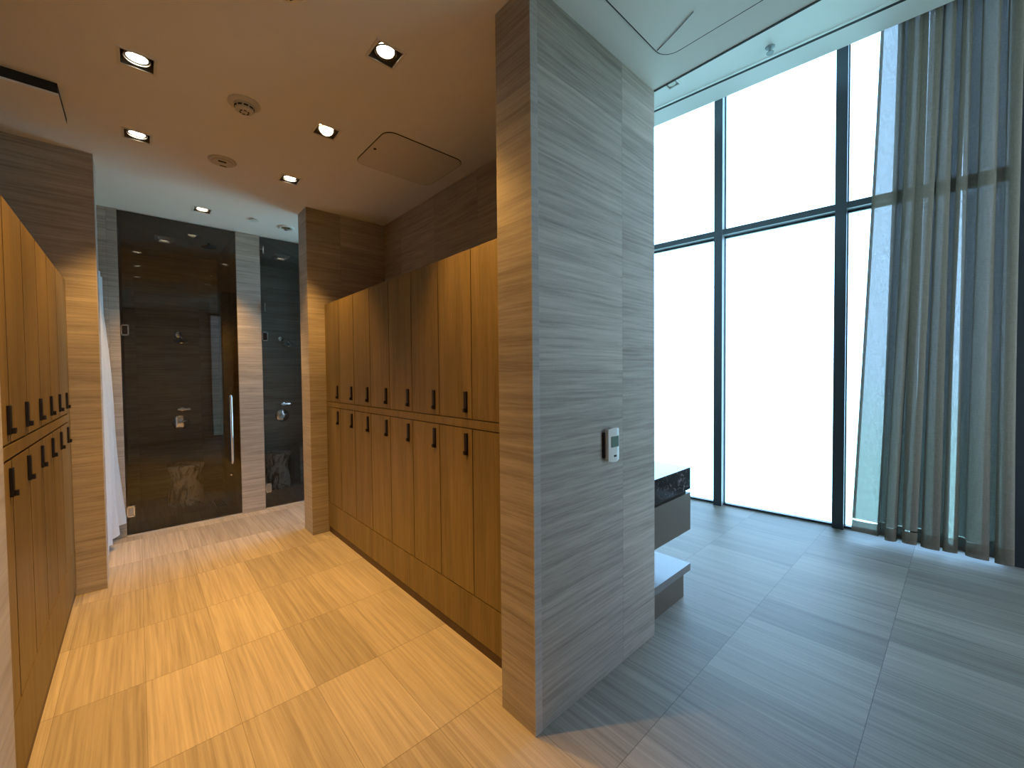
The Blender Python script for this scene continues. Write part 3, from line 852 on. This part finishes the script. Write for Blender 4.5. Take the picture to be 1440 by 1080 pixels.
# the gathered fabric doubles back behind the front folds
LIN0 = 1.42
def back_path(p, v):
    s0, s1 = LIN0 - 0.085 * v, 2.080
    s = s0 + (s1 - s0) * p
    off = 0.075 + 0.022 * math.sin(2 * PI * 7.3 * p + 1.1 * math.sin(3 * v + 4 * p)) * (0.8 + 0.4 * v)
    s += 0.012 * math.sin(2 * PI * 7.3 * p + 1.9)
    q = wp(s, off, 0)
    return q.x, q.y
for sa, sb in ((0.0, 0.285), (0.315, 0.600), (0.622, 1.0)):
    bm = cloth_mesh(lambda p, v: back_path(sa + (sb - sa) * p + 0.012 * math.sin(3.1 * v + 9 * sa), v), 100, 40, 4.60, lambda p: 0.055 + 0.008 * math.sin(23 * (sa + (sb - sa) * p)), 1.2 * (sb - sa), 4.5)
    ch(finish('back_fold', bm, M['linen'], None, True), r)
# header tape joins the drape to the pocket
bm = bmesh.new(); box(bm, 1.29, 2.07, 0.155, 0.175, 4.58, 4.62, 0.0, WM); ch(finish('header_rail', bm, M['frame_white']), r)

# white curtain across the left end of the shower corridor
r = empty('changing_curtain', (-0.235, 4.8, 0), 'white cloth curtain hanging behind the left stone pillar beside the glass shower', 'curtain')
def white_path(p, v):
    y = 4.36 + (YS - 0.02 - 4.36) * p
    x = -0.235 + 0.030 * math.sin(2 * PI * 3.2 * p + 0.6) * (0.8 + 0.4 * v) + 0.095 * p * max(0, v - 0.15) ** 0.8 + 0.012 * math.sin(9 * v + 5 * p) * v
    return x, y
bm = cloth_mesh(white_path, 140, 50, 2.40, lambda p: 0.13 + 0.02 * math.sin(9 * p), 1.6, 2.1)
ch(finish('cloth', bm, M['white_cloth'], None, True), r)
bm = bmesh.new(); tube(bm, [(-0.235, 4.3405, 2.415), (-0.235, YS - 0.0005, 2.415)], 0.012); ch(finish('rod', bm, M['chrome'], None, True), r)

# ------------------------------------------------------------------ daylight
w = bpy.data.worlds.new('overcast_sky'); sc.world = w
w.use_nodes = True
nt = NT(w)
tc = nt.n('ShaderNodeTexCoord')
s = nt.n('ShaderNodeSeparateXYZ'); nt.set(s, 0, tc.outputs['Generated'])
f = nt.math('MULTIPLY_ADD', s.outputs[2], 0.5, 0.5)
c = nt.ramp(f, [(0.42, (0.37, 0.72, 0.84)), (0.52, (0.47, 0.77, 1.15)), (1.0, (0.45, 0.74, 1.20))])
bg = nt.n('ShaderNodeBackground'); nt.set(bg, 0, c); nt.set(bg, 1, 7.6)
ow = nt.n('ShaderNodeOutputWorld'); nt.set(ow, 0, bg.outputs[0])

# ------------------------------------------------------------------ camera
F, YAW, PITCH, ROLL = 578.8, math.radians(42.310), math.radians(1.469), math.radians(-0.554)
fw = Vector((math.sin(YAW) * math.cos(PITCH), math.cos(YAW) * math.cos(PITCH), -math.sin(PITCH)))
rt = Vector((math.cos(YAW), -math.sin(YAW), 0)); up = rt.cross(fw)
r2 = rt * math.cos(ROLL) + up * math.sin(ROLL); u2 = -rt * math.sin(ROLL) + up * math.cos(ROLL)
cd = bpy.data.cameras.new('camera'); cd.sensor_width = 36.0; cd.sensor_fit = 'HORIZONTAL'; cd.lens = F / 1440 * 36
cd.clip_start = 0.02
cam = bpy.data.objects.new('camera', cd); COL.objects.link(cam)
mw = Matrix((r2, u2, -fw)).transposed().to_4x4(); mw.translation = (0, 0, 1.5)
cam.matrix_world = mw
sc.camera = cam
